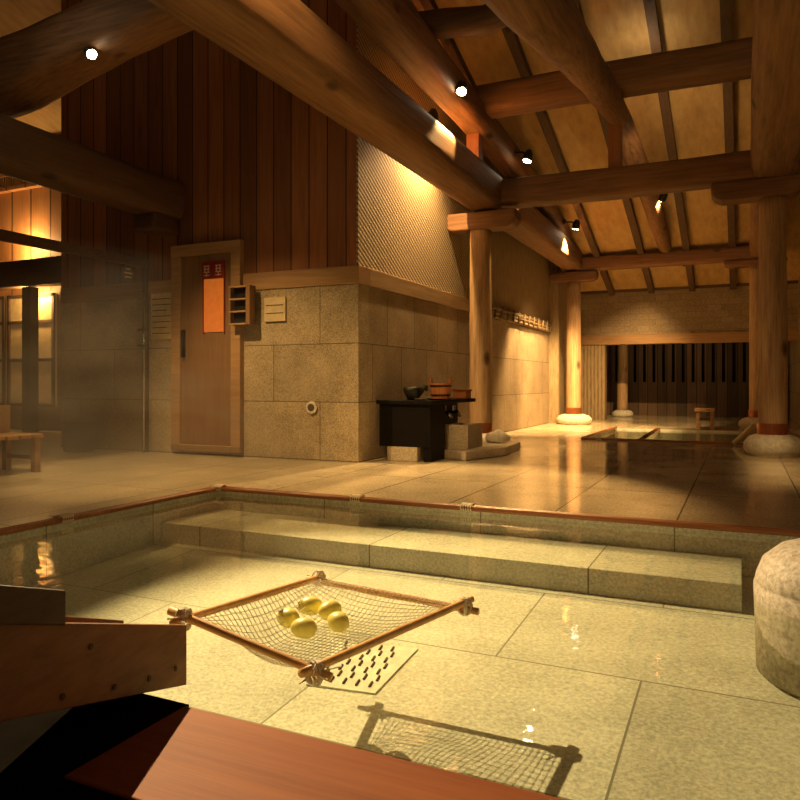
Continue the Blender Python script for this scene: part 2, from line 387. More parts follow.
# door
dx0, dx1, dz0, dz1 = -4.99, -4.37, .10, 1.94
bm = bmesh.new()
box(bm, -5.10, -4.99, FY - .06, FY + .02, 0.04, 2.02); box(bm, -4.37, -4.26, FY - .06, FY + .02, 0.04, 2.02)
box(bm, -5.10, -4.26, FY - .065, FY + .02, 1.94, 2.05); box(bm, -5.10, -4.26, FY - .07, FY + .02, .04, .10)
ST(obj('trim_5', bm, M['trimx'], bevel=.005))
d = ST(obj('door_1', B(dx0, dx1, FY - .035, FY - .002, dz0, dz1), M['door'], bevel=.003))
obj('window_pane', B(-4.70, -4.46, FY - .045, FY - .036, 1.19, 1.70), M['amber'], d)
bm = bmesh.new(); box(bm, -4.715, -4.70, FY - .05, FY - .036, 1.17, 1.86); box(bm, -4.46, -4.45, FY - .05, FY - .036, 1.17, 1.70)
obj('pane_frame', bm, M['signred'], d)
sg = obj('sign_plate', B(-4.72, -4.45, FY - .052, FY - .036, 1.705, 1.865), M['signred'], d); tag(sg, 'dark red sign plate with two pale characters')
bm = bmesh.new(); yy = (FY - .056, FY - .052)
def st(x, z, w_, h_): box(bm, x - w_ / 2, x + w_ / 2, *yy, z - h_ / 2, z + h_ / 2)
for cx in (-4.66, -4.52):      # two small square characters
    for zz in (1.825, 1.795, 1.765, 1.735): st(cx, zz, .07, .009)
    st(cx - .02, 1.795, .010, .07); st(cx + .02, 1.795, .010, .07); st(cx, 1.745, .010, .045)
obj('lettering', bm, M['signtxt'], sg)
obj('door_handle', B(-4.965, -4.935, FY - .075, FY - .035, .95, 1.22), M['blackm'], d, bevel=.006)
# ------------------------------------------------------------ pool edging
def rail(name, p0, p1, label, ties):
    e = empty(name, p0, label, 'pool edging', None)
    p0, p1 = Vector(p0), Vector(p1); d_ = (p1 - p0).normalized(); s_ = Vector((-d_.y, d_.x, 0))
    for k in (-1, 1):
        o = obj('pole', T([p0 + s_ * .017 * k + Vector((0, 0, .008)), p1 + s_ * .017 * k + Vector((0, 0, .008))], .014, 12, jit=.05, steps=24), M['rail'], e, smooth=True)
    for t in ties:
        c = p0.lerp(p1, t) + Vector((0, 0, .012)); bm = bmesh.new()
        for j in range(5):
            q = c + d_ * (j - 2) * .014
            tube(bm, [q + s_ * .036 * math.cos(a) + Vector((0, 0, .019 * math.sin(a))) for a in [i * math.pi / 6 for i in range(13)]], .005, 6, caps=False)
        for j in range(6): tube(bm, [c + d_ * random.uniform(-.03, .03), c + d_ * random.uniform(-.06, .06) + s_ * random.uniform(-.05, .05) + Vector((0, 0, .02))], .0025, 5)
        obj('lashing', bm, M['cord'], e)
rail('edge_rail', (PX0, PY1, 0.0), (PX1, PY1, 0.0), 'pair of reddish wooden poles lashed along the back edge of the near pool', (.005, .27, .45))
rail('edge_rail', (PX0 + .0, PY0 + .02, 0.0), (PX0, PY1 - .05, 0.0), 'pair of reddish wooden poles along the left edge of the near pool', (.55,))
rail('edge_rail', (QX0, QY0, 0.0), (QX1, QY0, 0.0), 'reddish wooden poles along the front edge of the small far pool', (.1,))
rail('edge_rail', (QX0, QY0 + .05, 0.0), (QX0, QY1, 0.0), 'reddish wooden poles along the left edge of the small far pool', ())
rail('edge_rail', (-1.12, QY0 + .05, 0.0), (-1.16, QY1, 0.0), 'wooden divider pole running back across the small far pool', ())
# ------------------------------------------------------------ columns
def column(x, y, r, h, label, base_r, base_h, band=True, grp='round timber columns'):
    e = empty('timber_column', (x, y, 0), label, 'column')
    prof = [(base_r * .86, 0), (base_r, base_h * .3), (base_r * .97, base_h * .6), (base_r * .8, base_h * .88), (base_r * .55, base_h)]
    obj('foundation_stone', L(prof, x, y, wob=.03), M['rock'], e, smooth=True)
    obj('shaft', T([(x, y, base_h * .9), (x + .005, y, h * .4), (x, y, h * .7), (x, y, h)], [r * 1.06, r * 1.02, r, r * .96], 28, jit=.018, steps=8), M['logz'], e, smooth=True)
    if band: obj('metal_band', L([(r * 1.10, base_h * .95), (r * 1.11, base_h * .95 + .12)], x, y), M['copper'], e)
    return e
column(-2.68, 7.82, .125, 2.42, 'tall round timber column rising behind the black counter', .24, .14)
column(-2.60, 12.46, .12, 2.42, 'brightly lit round timber column at the rear left of the hall', .30, .17)
column(.27, 7.95, .125, 2.50, 'thick round timber column on a round stone at the right', .27, .2)
column(.22, 12.46, .12, 2.50, 'pale rear column mostly hidden behind the right column', .28, .17)
column(-2.25, 15.6, .10, 2.40, 'slim column standing in the dark annex beyond the far wall', .22, .14, False)
# brackets under the beams
def bracket(x, y, z, half, label, w_=.2, h_=.2, axis='x'):
    bm = bmesh.new()
    poly = [(-half, h_), (-half, h_ * .45), (-half * .93, h_ * .15), (-half * .75, 0), (half * .75, 0), (half * .93, h_ * .15), (half, h_ * .45), (half, h_)]
    if axis == 'x': prism(bm, [(x + a, z + b) for a, b in poly], y - w_ / 2, y + w_ / 2, 'y')
    else: prism(bm, [(y + a, z + b) for a, b in poly], x - w_ / 2, x + w_ / 2, 'x')
    return tag(obj('beam_bracket', bm, M['logx'] if axis == 'x' else M['logy'], bevel=.02), label, 'bracket')
bracket(-2.66, 7.82, 2.42, .42, 'curved bracket block on top of the column behind the counter', .24, .2)
bracket(-2.60, 12.46, 2.42, .40, 'curved bracket block on top of the rear left column', .24, .17)
bracket(.12, 7.95, 2.50, .40, 'dark rounded bracket block on top of the right column', .26, .19)
bracket(.18, 12.46, 2.50, .44, 'bracket block on top of the rear right column', .24, .1)
# ------------------------------------------------------------ beams
def log(pts, rad, label, m, sq=2.6, jit=.03, seg=28, name='timber_beam', steps=14):
    return tag(smooth_by_angle(obj(name, T(pts, rad, seg, sq=sq, jit=jit, steps=steps), M[m]), 50), label, 'beam')
AX = -2.62
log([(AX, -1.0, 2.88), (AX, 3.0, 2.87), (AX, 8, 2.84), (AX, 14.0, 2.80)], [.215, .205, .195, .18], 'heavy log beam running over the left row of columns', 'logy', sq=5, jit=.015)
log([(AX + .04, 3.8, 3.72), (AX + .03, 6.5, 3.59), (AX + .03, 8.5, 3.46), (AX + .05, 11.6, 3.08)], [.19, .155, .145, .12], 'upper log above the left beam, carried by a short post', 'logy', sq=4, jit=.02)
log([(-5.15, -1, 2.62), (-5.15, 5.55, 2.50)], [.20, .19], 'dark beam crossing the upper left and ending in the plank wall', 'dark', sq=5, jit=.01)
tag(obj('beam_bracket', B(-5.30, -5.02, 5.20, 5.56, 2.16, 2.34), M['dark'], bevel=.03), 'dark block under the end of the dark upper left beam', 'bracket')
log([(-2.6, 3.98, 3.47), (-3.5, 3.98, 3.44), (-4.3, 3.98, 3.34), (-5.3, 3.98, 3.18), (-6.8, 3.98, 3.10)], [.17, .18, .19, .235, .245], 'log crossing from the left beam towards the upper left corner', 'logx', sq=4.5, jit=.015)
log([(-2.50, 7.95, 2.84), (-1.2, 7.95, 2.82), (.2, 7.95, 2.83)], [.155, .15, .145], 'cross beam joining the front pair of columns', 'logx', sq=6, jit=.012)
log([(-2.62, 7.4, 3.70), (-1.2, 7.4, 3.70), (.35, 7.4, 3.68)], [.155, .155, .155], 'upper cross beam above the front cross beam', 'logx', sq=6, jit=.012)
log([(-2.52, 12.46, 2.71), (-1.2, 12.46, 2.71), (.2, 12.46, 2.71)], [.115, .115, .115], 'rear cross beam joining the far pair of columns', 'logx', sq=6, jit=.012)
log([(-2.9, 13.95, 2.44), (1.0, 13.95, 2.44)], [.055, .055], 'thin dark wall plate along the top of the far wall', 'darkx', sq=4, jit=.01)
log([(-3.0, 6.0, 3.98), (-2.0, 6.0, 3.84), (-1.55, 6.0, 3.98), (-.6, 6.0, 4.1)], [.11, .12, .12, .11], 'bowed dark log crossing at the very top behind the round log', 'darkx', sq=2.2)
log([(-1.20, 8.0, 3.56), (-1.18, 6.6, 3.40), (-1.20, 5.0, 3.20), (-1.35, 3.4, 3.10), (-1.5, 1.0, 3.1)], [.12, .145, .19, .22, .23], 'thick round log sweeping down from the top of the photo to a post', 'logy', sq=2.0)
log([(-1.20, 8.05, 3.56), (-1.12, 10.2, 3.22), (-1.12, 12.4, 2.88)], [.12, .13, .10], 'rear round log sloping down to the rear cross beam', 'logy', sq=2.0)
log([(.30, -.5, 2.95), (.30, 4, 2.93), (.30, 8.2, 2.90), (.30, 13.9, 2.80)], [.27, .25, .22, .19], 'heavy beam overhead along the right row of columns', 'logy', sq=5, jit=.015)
def post(x, y, z0, z1, w_, label):
    tag(obj('short_post', B(x - w_ / 2, x + w_ / 2, y - w_ / 2, y + w_ / 2, z0, z1), M['logz2'], bevel=.006), label, 'post')
M['logz2'] = wood('post_wood', (.20, .07, .025), (.40, .16, .06), 'z', knots=False)
post(-2.62, 7.45, 3.03, 3.42, .14, 'short square post on the left beam under the upper log')
post(-1.22, 7.95, 2.97, 3.46, .13, 'short square post on the front cross beam under the round log')
# rafters
first = None
ang = math.atan(.30)
for x, lb in ((-2.86, 'leftmost rafter, nearly hidden beside the upper log'), (-2.19, 'second rafter from the left'), (-1.49, 'rafter in the middle, just left of the rear round log'), (-.80, 'rafter right of the rear round log'), (-.14, 'rightmost rafter, close to the right overhead beam')):
    if first is None:
        bm = bmesh.new(); prism(bm, [(3, roof(3)), (13.9, roof(13.9)), (13.9, roof(13.9) - .10), (3, roof(3) - .10)], x - .05, x + .05, 'x')
        first = obj('roof_rafter', bm, M['dark']); r = first
    else:
        r = first.copy(); COL.objects.link(r); r.location.x = x
    tag(r, 'dark timber ' + lb, 'rafter', 'rafters under the sloping ceiling')
# ------------------------------------------------------------ spotlights
for i, (p, q, wts, cone, lb, kd) in enumerate(SPOTS):
    p, q = Vector(p), Vector(q); dr = (q - p).normalized()
    e = empty('spotlight', p, lb, 'spotlight')
    e.rotation_mode = 'QUATERNION'; e.rotation_quaternion = Vector((0, 0, -1)).rotation_difference(dr)
    def loc(name, bm, m, smooth=False):
        o = obj(name, bm, m, None, smooth, origin=(0, 0, 0)); o.parent = e; return o
    lr = .034 if kd == 'beam' else .046; hr = lr + .006
    bm = L([(hr, -.002), (hr + .006, .03), (hr, .09), (.03, .135), (.012, .14)], 0, 0, seg=20)
    loc('housing', bm, M['blackm'], True)
    loc('lens', L([(.001, -.006), (lr, -.006), (lr, -.003), (.001, -.003)], 0, 0, seg=20), M['lens'])
    R_ = e.rotation_quaternion.to_matrix().inverted()
    bm = bmesh.new()
    a = R_ @ Vector((0, 0, .14 if kd == 'beam' else .05)) if kd == 'beam' else R_ @ Vector((-.17, .0, .12))
    if kd != 'beam':
        tube(bm, [(0, 0, .07), R_ @ Vector((-.06, .0, .11)), a], .012, 8); tube(bm, [a + R_ @ Vector((-.03, 0, 0)), a + R_ @ Vector((.03, 0, 0))], .04, 12)
    else: tube(bm, [(0, 0, .07), R_ @ Vector((0, 0, .16))], .014, 8)
    loc('bracket_arm', bm, M['blackm'])
    ld = bpy.data.lights.new('spot_lamp', 'SPOT'); ld.energy = wts; ld.color = (1.0, .69, .34) if kd == 'beam' else LAMP; ld.spot_size = math.radians(cone); ld.spot_blend = 1.0 if i == 2 else .5; ld.shadow_soft_size = .022
    lo = bpy.data.objects.new('spot_lamp', ld); COL.objects.link(lo); lo.parent = e; lo.location = (0, 0, -.02)
# added fill lamps only to brighten the room
def fill_spot(p, q, wts, cone, lb):
    p, q = Vector(p), Vector(q)
    e = empty('spotlight', p, lb, 'spotlight'); e.rotation_mode = 'QUATERNION'; e.rotation_quaternion = Vector((0, 0, -1)).rotation_difference((q - p).normalized())
    for nm, bm, m in (('housing', L([(.052, -.005), (.058, .03), (.05, .09), (.03, .135)], 0, 0, seg=20), 'blackm'), ('lens', L([(.001, -.008), (.046, -.008), (.046, -.004), (.001, -.004)], 0, 0, seg=20), 'lens')):
        o = obj(nm, bm, M[m], origin=(0, 0, 0)); o.parent = e
    ld = bpy.data.lights.new('spot_lamp', 'SPOT'); ld.energy = wts; ld.color = LAMP; ld.spot_size = math.radians(cone); ld.spot_blend = .7; ld.shadow_soft_size = .04
    lo = bpy.data.objects.new('spot_lamp', ld); COL.objects.link(lo); lo.parent = e; lo.location = (0, 0, -.02)
fill_spot((-2.1, 2.4, 3.6), (-2.9, 5.7, .9), 180, 46, 'added unseen fill spotlight aimed at the granite corner')
fill_spot((-4.4, 3.2, 3.4), (-3.9, 4.75, .0), 330, 68, 'added unseen fill spotlight above the left floor')
fill_spot((.62, 5.4, 3.3), (-.9, 6.6, .0), 300, 60, 'added unseen fill spotlight over the wet floor at the right')
fill_spot((.9, 1.0, 3.2), (-.2, 8.5, 3.4), 22, 70, 'added unseen fill spotlight aimed at the roof timbers')
fill_spot((.80, 4.6, 2.9), (.75, 2.6, 0), 7, 45, 'added unseen fill spotlight over the stone pillar at the right')
fill_spot((-.7, 8.16, 2.98), (-.8, 9.6, 3.7), 12, 140, 'added hidden fill uplight behind the front cross beam')  # uplights added to lift the ceiling, tucked behind the beams
fill_spot((-.9, 7.62, 3.86), (-.9, 7.9, 4.3), 1.5, 150, 'added hidden fill uplight on the upper cross beam')
fill_spot((-.9, 12.64, 2.72), (-1.0, 12.7, 2.9), 3, 150, 'added hidden fill uplight behind the rear cross beam')
fill_spot((-1.6, 14.6, 2.33), (-1.0, 16.4, .6), 14, 120, 'added fill spotlight inside the dark annex')  # added to brighten the annex
# ------------------------------------------------------------ glass screen at left
GX = -5.46
e = empty('glass_screen', (GX, 4.0, 0), 'tall framed glass screen dividing off the left side', 'screen')
obj('top_rail', B(GX - .025, GX + .025, 1.5, FY, 1.86, 1.95), M['darkx'], e, bevel=.004)
obj('end_post', B(GX - .02, GX + .02, FY - .06, FY - .002, 0, 1.86), M['darkx'], e, bevel=.004)
obj('metal_rod', T([(GX + .035, FY - .09, .02), (GX + .035, FY - .09, 1.62)], .013, 12), M['chrome'], e, smooth=True)
for z in (1.22, 1.06): obj('clamp', B(GX - .022, GX + .055, FY - .12, FY - .05, z, z + .025), M['blackm'], e)
g = obj('glass_pane', B(GX - .004, GX + .004, 1.5, FY - .06, .02, 1.86), M['glass'], e)
bm = bmesh.new(); tube(bm, [(GX + .006 + .002, 5.30, 1.80), (GX + .012, 5.30, 1.80)], .085, 24)
stc = obj('round_sticker', T([(GX + .005, 5.30, 1.78), (GX + .008, 5.30, 1.78)], .085, 24), M['glass'], e); bm.free()
M['stick'] = plain('sticker', (.10, .07, .04), .6)
stc.data.materials[0] = M['stick']
bm = bmesh.new()
for z, a in ((1.82, .03), (1.78, .05), (1.74, .04)): box(bm, GX + .0085, GX + .010, 5.30 - a, 5.30 + a, z - .006, z + .006)
obj('sticker_mark', bm, M['signtxt'], stc)
# notices and rack on the wall
def notice(x0, x1, z0, z1, label, lines):
    e = tag(obj('paper_notice', B(x0, x1, FY - .022, FY - .002, z0, z1), M['paper']), label, 'notice')
    bm = bmesh.new()
    for k in range(lines):
        z = z1 - (z1 - z0) * (k + 1) / (lines + 1); box(bm, x0 + .02, x1 - .02 - .05 * (k % 3 == 2), FY - .024, FY - .0225, z - .004, z + .004)
    obj('text_lines', bm, M['ink'], e)
notice(-4.01, -3.78, 1.27, 1.49, 'small pale notice beside the black rack on the granite wall', 2)
notice(-5.40, -5.12, 1.14, 1.60, 'tall paper notice on the wall left of the door', 7)
e = empty('wall_rack', (-4.17, FY - .06, 1.25), 'small three-shelf wall rack with dark slots right of the door', 'rack')
bm = bmesh.new(); x0, x1, y0, y1, z0, z1 = -4.32, -4.08, FY - .15, FY - .061, 1.24, 1.60
box(bm, x0, x0 + .02, y0, y1, z0, z1); box(bm, x1 - .045, x1, y0, y1, z0, z1); box(bm, x0, x1, y1 - .01, y1, z0, z1)
obj('case', bm, M['door'], e)
bm = bmesh.new(); box(bm, x0 + .02, x1 - .045, y1 - .03, y1 - .011, z0, z1); obj('dark_lining', bm, M['blackm'], e)
for k in range(4): obj('shelf', B(x0 + .001, x1 - .046, y0 - .002, y1 - .03, z0 + k * .115, z0 + k * .115 + .014), M['trimx'], e)
e = tag(obj('wall_outlet', L([(.035, 0), (.055, .004), (.055, .02), (.035, .024)], 0, 0), M['rock'], smooth=False), 'small round pale ring fitting on the granite wall', 'outlet')
e.rotation_euler = (math.pi / 2, 0, 0); e.location = (-3.50, FY - .001, .48)
h = obj('socket', L([(.034, 0), (.034, .026)], 0, 0), M['bin']); h.parent = e; h.location = (0, 0, 0.001)
# ------------------------------------------------------------ alcove
ST(obj('window_1', B(-9.36, -9.19, AY - .40, AY - .25, 0, 2.08), M['dark'], bevel=.01))
tag(obj('timber_beam', B(-13, -8.5, AY - .42, AY - .18, 2.09, 2.47), M['darkx'], bevel=.02), 'dark beam in front of the wall lamp at the far left', 'beam')
for i, (a, b) in enumerate(((-11.6, -10.2), (-10.14, -9.70), (-9.64, -9.12))):
    f = ST(obj('window_%d' % (i + 2), B(a, b, AY - .03, AY - .002, .35, 2.02), M['frost']))
    bm = bmesh.new()
    for z in (.35, 1.02, 1.59, 1.98): box(bm, a, b, AY - .06, AY - .031, z, z + .045)
    for x in (a, b - .05): box(bm, x, x + .05, AY - .06, AY - .031, .35, 2.02)
    obj('window_frame', bm, M['dark'], f)
e = empty('wall_lamp', (-9.66, AY, 2.15), 'glowing wall lamp half hidden behind the dark beam at far left', 'lamp')
obj('lamp_body', B(-9.85, -9.47, AY - .16, AY - .001, 2.20, 2.48), M['blackm'], e)
obj('lamp_glass', B(-9.83, -9.49, AY - .15, AY - .01, 2.481, 2.50), M['glow'], e)
obj('lamp_bulb', L([(.02, 0), (.09, .03), (.1, .09), (.05, .14)], -9.40, AY - .22), M['glow'], e).location.z = -.10
for z, w_ in ((2.75, 34), (1.98, 34)):
    ld = bpy.data.lights.new('lamp_light', 'POINT'); ld.energy = w_; ld.color = LAMP; ld.shadow_soft_size = .06
    lo = bpy.data.objects.new('lamp_light', ld); COL.objects.link(lo); lo.location = (-9.6 + (z < 2.2) * .15, AY - .2, z)
e = empty('glint_lattice', (-9.6, AY - .3, 3.6), 'pale slats added in place of sparkling reflections under the ceiling at far left', 'lattice')  # slats added to imitate dashes of reflected light
for z in (3.62, 3.84): obj('glint_bar', B(-12, -8.95, AY - .10, AY - .002, z, z + .05), M['plank2'], e)
bm = bmesh.new()
for k in range(40): box(bm, -11 + k * .05, -10.98 + k * .05, AY - .08, AY - .03, 3.67, 3.84)
tag(obj('glint_slats', bm, M['pale'], e), kind='stuff')
# bench and bin
e = empty('wooden_bench', (-5.25, 3.85, 0), 'low wooden bench with a raised back, at the far left edge', 'bench')
bx0, bx1, by0, by1 = -5.41, -4.98, 3.55, 3.98
bm = bmesh.new()
for k in range(4): box(bm, bx0, bx1, by0 + k * .11, by0 + k * .11 + .095, .27, .30)
obj('seat', bm, M['trimx'], e, bevel=.004)
for x in (bx0 + .02, bx1 - .07):
    for y in (by0 + .02, by1 - .07): obj('leg', B(x, x + .05, y, y + .05, 0, .27), M['trimx'], e, bevel=.004)
obj('backrest', B(bx0, bx0 + .03, by0, by1, .30, .52), M['trimx'], e, bevel=.004)
obj('stretcher', B(bx0 + .06, bx1 - .06, by1 - .06, by1 - .04, .10, .13), M['trimx'], e)
e = empty('waste_bin', (-6.12, 5.30, 0), 'dark round bin standing against the wall behind the glass screen', 'bin')
obj('bin_body', L([(.13, 0), (.15, .02), (.16, .28), (.16, .29)], -6.12, 5.30), M['bin'], e, smooth=True)
obj('bin_lid', L([(.165, .29), (.15, .33), (.06, .36), (.02, .37)], -6.12, 5.30), M['bin'], e, smooth=True)
# ------------------------------------------------------------ black counter and what is around it
e = empty('washing_counter', (-2.5, 6.1, 0), 'low black stone counter against the side wall', 'counter')
CX = -2.45
obj('counter_top', B(-3.0, CX, 5.85, 7.0, .51, .545), M['black'], e, bevel=.004)
obj('counter_body', B(-2.98, CX - .03, 5.88, 6.24, .13, .509), M['black'], e)
obj('counter_recess', B(-2.98, -2.63, 6.24, 6.96, 0, .509), M['black'], e)
obj('counter_leg', B(CX - .10, CX - .03, 5.90, 6.22, 0, .13), M['black'], e)
tag(obj('counter_foot', B(-2.90, -2.60, 5.87, 6.15, 0, .128), M['gran'], e, bevel=.008), 'grey granite block foot')
for y in (6.45, 6.7):
    t = obj('tap', T([(-2.64, y, .41), (-2.54, y, .42), (-2.50, y, .37)], .018, 10), M['chrome'], e, smooth=True)
    obj('tap_knob', T([(-2.58, y, .43), (-2.58, y, .48)], .024, 10), M['chrome'], t)
e = empty('step_stone', (-2.05, 6.4, 0), 'wide low granite step in front of the counter basin', 'step')
bm = bmesh.new(); prism(bm, [(-2.55, 6.26), (-2.24, 6.13), (-2.05, 6.70), (-2.10, 7.42), (-2.55, 7.42)], 0, .085, 'z')
obj('slab', bm, M['gran'], e, bevel=.012)
e = empty('stone_basin', (-2.2, 6.3, .086), 'square granite basin block on the low step beside the counter', 'basin')
bm = bmesh.new(); x0, x1, y0, y1 = -2.54, -2.29, 6.33, 6.74
box(bm, x0, x1, y0, y1, .086, .27)
for a in ((x0, x0 + .035, y0, y1), (x1 - .035, x1, y0, y1), (x0 + .035, x1 - .035, y0, y0 + .035), (x0 + .035, x1 - .035, y1 - .035, y1)): box(bm, *a, .27, .31)
obj('basin_body', bm, M['gran'], e)
obj('basin_water', B(x0 + .035, x1 - .035, y0 + .035, y1 - .035, .271, .295), M['water'], e)
bm = bmesh.new(); bmesh.ops.create_icosphere(bm, subdivisions=3, radius=1)
for v in bm.verts:
    v.co = Vector((v.co.x * .12, v.co.y * .11, max(v.co.z, -.55) * .08)) * (1 + .12 * math.sin(5 * v.co.x + 3 * v.co.y + 1))
    v.co += Vector((-2.27, 7.18, .135))
tag(obj('rounded_rock', bm, M['rock'], smooth=True), 'pale rounded rock lying at the right end of the granite step', 'rock')
# bowl and dipper, bucket
e = empty('dark_kettle', (-2.62, 5.98, .545), 'dark pot with a raised rim standing left on the black counter', 'pot')
obj('pot_body', L([(.05, .546), (.06, .57), (.085, .62), (.09, .66), (.075, .665)], -2.70, 6.0), M['blackm'], e, smooth=True)
obj('pot_spout', T([(-2.64, 6.0, .61), (-2.59, 6.0, .66), (-2.56, 6.0, .65)], [.03, .025, .03], 12), M['blackm'], e, smooth=True)
obj('pot_foot', L([(.04, .5455), (.06, .56)], -2.60, 5.93), M['gran'], e)
e = empty('wooden_bucket', (-2.53, 6.25, .545), 'reddish wooden bucket with two bands on the black counter', 'bucket')
bm = bmesh.new(); lathe(bm, [(.085, .555), (.10, .70), (.09, .70), (.08, .60)], -2.53, 6.25)
for s_ in (-1, 1): box(bm, -2.53 + s_ * .095 - .008, -2.53 + s_ * .095 + .008, 6.23, 6.27, .69, .745)
obj('staves', bm, M['bucket'], e)
for z in (.58, .665): obj('hoop', L([(.094 + (z - .58) * .1, z), (.096 + (z - .58) * .1, z + .016)], -2.53, 6.25), M['blackm'], e)
obj('tray', L([(.11, .546), (.12, .556)], -2.53, 6.25), M['blackm'], e)
e = empty('copper_box', (-2.17, 6.6, .545), 'small copper coloured tub on the right end of the black counter', 'tub')
obj('tub_body', B(-2.60, -2.47, 6.76, 6.92, .546, .62), M['bucket'], e, bevel=.006)
obj('tub_rim', B(-2.61, -2.465, 6.75, 6.93, .62, .635), M['copper'], e)
# ------------------------------------------------------------ far annex
e = empty('plank_partition', (-1, 16.4, 0), 'dark board partition with open slots in the annex beyond the hall', 'partition')
obj('lower_boards', B(-2.88, .84, 16.4, 16.46, 0, .72), M['darkx'], e)
nb = 19
M['paleb'] = plain('bright_wood', (.95, .80, .45), .5)
M['fence'] = wood('fence_boards', (.06, .034, .018), (.14, .08, .042), 'z', planks=(0, .195), knots=False)
e.children[0].data.materials[0] = M['fence']
for k in range(nb):
    x = -2.88 + k * .195
    obj('slat', B(x + .03, x + .165, 16.4, 16.45, .72, 1.62), M['fence'], e)
e = empty('small_stool', (-.52, 12.15, 0), 'small pale wooden stool at the far end of the hall', 'stool')
obj('seat', B(-.66, -.38, 12.02, 12.28, .26, .31), M['trimx'], e, bevel=.005)
for x in (-.64, -.44): obj('leg', B(x, x + .05, 12.04, 12.26, 0, .26), M['trimx'], e)
obj('stretcher', B(-.60, -.44, 12.06, 12.09, .12, .17), M['darkx'], e)
e = empty('wooden_dipper', (.02, 9.2, .05), 'pale wooden dipper leaning at the corner of the small far pool', 'dipper')
obj('handle', T([(-.09, 8.95, .023), (.12, 8.93, .24)], .022, 10), M['paleb'], e, smooth=True)
obj('cup', T([(.0, 9.03, .055), (.12, 9.03, .20)], [.05, .055], 16), M['pale'], e, smooth=True)
# ------------------------------------------------------------ stone pillar in the pool
def D(x, y, d):       # a point at forward distance d on a measured sight line
    u = (x - 400) / FPX; v = (HY - y) / FPX; s, c = math.sin(YAW), math.cos(YAW)
    return Vector(((-s + u * c) * d, (c + u * s) * d, HC + v * d))
c = D(850, 600, 2.36)
R0 = .275
prof = [(R0 * 1.0, -.262), (R0 * 1.02, -.05), (R0 * 1.03, .022), (R0 * 1.0, .028), (R0 * 1.015, .034), (R0 * 1.0, .055), (R0 * .93, .105), (R0 * .75, .15), (R0 * .5, .175), (R0 * .2, .187), (.01, .19)]
tag(obj('stone_pillar', L(prof, c.x, c.y, seg=48), M['granp'], smooth=True), 'thick round granite pillar with a domed top standing in the pool at right', 'pillar')
# ------------------------------------------------------------ foreground: rim board, slab, trough
tag(obj('rim_board', B(-1.06, .75, .885, 1.185, 0.0, .022), M['red'], bevel=.003), 'broad reddish plank along the near edge of the pool', 'board')
bm = bmesh.new(); prism(bm, [(-3.1, -1), (.75, -1), (.75, .884), (-1.061, .884), (-1.061, 1.2), (-3.1, 1.2)], .0005, .018, 'z')  # black sheet painting in the shaded area beside the plank
tag(obj('shade_slab', bm, M['slab']), 'black slab standing in for the dark shade beside the reddish plank at the near pool edge', 'slab')
tA, tB = D(187, 625, 1.70), D(180, 685, 1.70); nA, nB = D(-60, 621, 1.02), D(-60, 734, 1.02)
tB.x, tB.y = tA.x + .0, tA.y
dirv = (tA - nA).normalized(); side = Vector((-dirv.y, dirv.x, 0)).normalized()
def plankv(bm, a, b, c_, d_, th):
    vs = [bm.verts.new(p) for p in (a, b, c_, d_)] + [bm.verts.new(p + side * th) for p in (a, b, c_, d_)]
    for f in ((0, 1, 2, 3), (7, 6, 5, 4), (0, 4, 5, 1), (1, 5, 6, 2), (2, 6, 7, 3), (3, 7, 4, 0)): bm.faces.new([vs[i] for i in f])
e = empty('water_trough', (nA.x, nA.y, nB.z), 'sloping wooden spout trough reaching over the pool at lower left', 'trough')
bm = bmesh.new(); plankv(bm, nA, tA, tB, nB, .022); obj('side_board', bm, M['trough'], e, bevel=.003)
W_ = .15
bm = bmesh.new(); o_ = side * W_; plankv(bm, nA + o_ + Vector((0, 0, .02)), tA + o_ - dirv * .02 + Vector((0, 0, -.0)), tB + o_ - dirv * .1, nB + o_, .022); obj('side_board', bm, M['trough'], e, bevel=.003)
bm = bmesh.new(); plankv(bm, nB.lerp(nA, .12) + side * .022, tB.lerp(tA, .2) + side * .022 - dirv * .08, tB.lerp(tA, .05) + side * .022 - dirv * .08, nB + side * .022, W_ - .022); obj('bottom_board', bm, M['trough'], e)
q0, q1 = nA - side * .01 + dirv * -.03 + Vector((0, 0, .0)), nA + dirv * .27 - side * .01
up = Vector((0, 0, .058))
bm = bmesh.new(); plankv(bm, q0 + up, q1 + up, q1 - Vector((0, 0, .004)) * 1, q0 - Vector((0, 0, .004)), .19); obj('cross_cap', bm, M['dark'], e, bevel=.004)
bm = bmesh.new()
for x, y, t in ((47, 643, .32), (75, 683, .42), (123, 676, .66), (166, 668, .88), (18, 692, .2)):
    p = D(x, y, 1.02 + (1.70 - 1.02) * ((x + 60) / 247) ** .8 * 1.0)
    # plug centred on the board face
    n_ = -side
    k = (p - nA).dot(n_); p = p - n_ * k + n_ * .0005
    obj('peg', T([p, p + n_ * .002], .006, 10), M['ink'], e)
pc = (nA + nB) / 2 + side * .085 - dirv * -.03
tag(obj('support_post', B(pc.x - .07, pc.x + .07, pc.y - .07, pc.y + .07, .018, nB.z - .06), M['dark'], bevel=.004), 'dark post carrying the near end of the wooden trough', 'post')
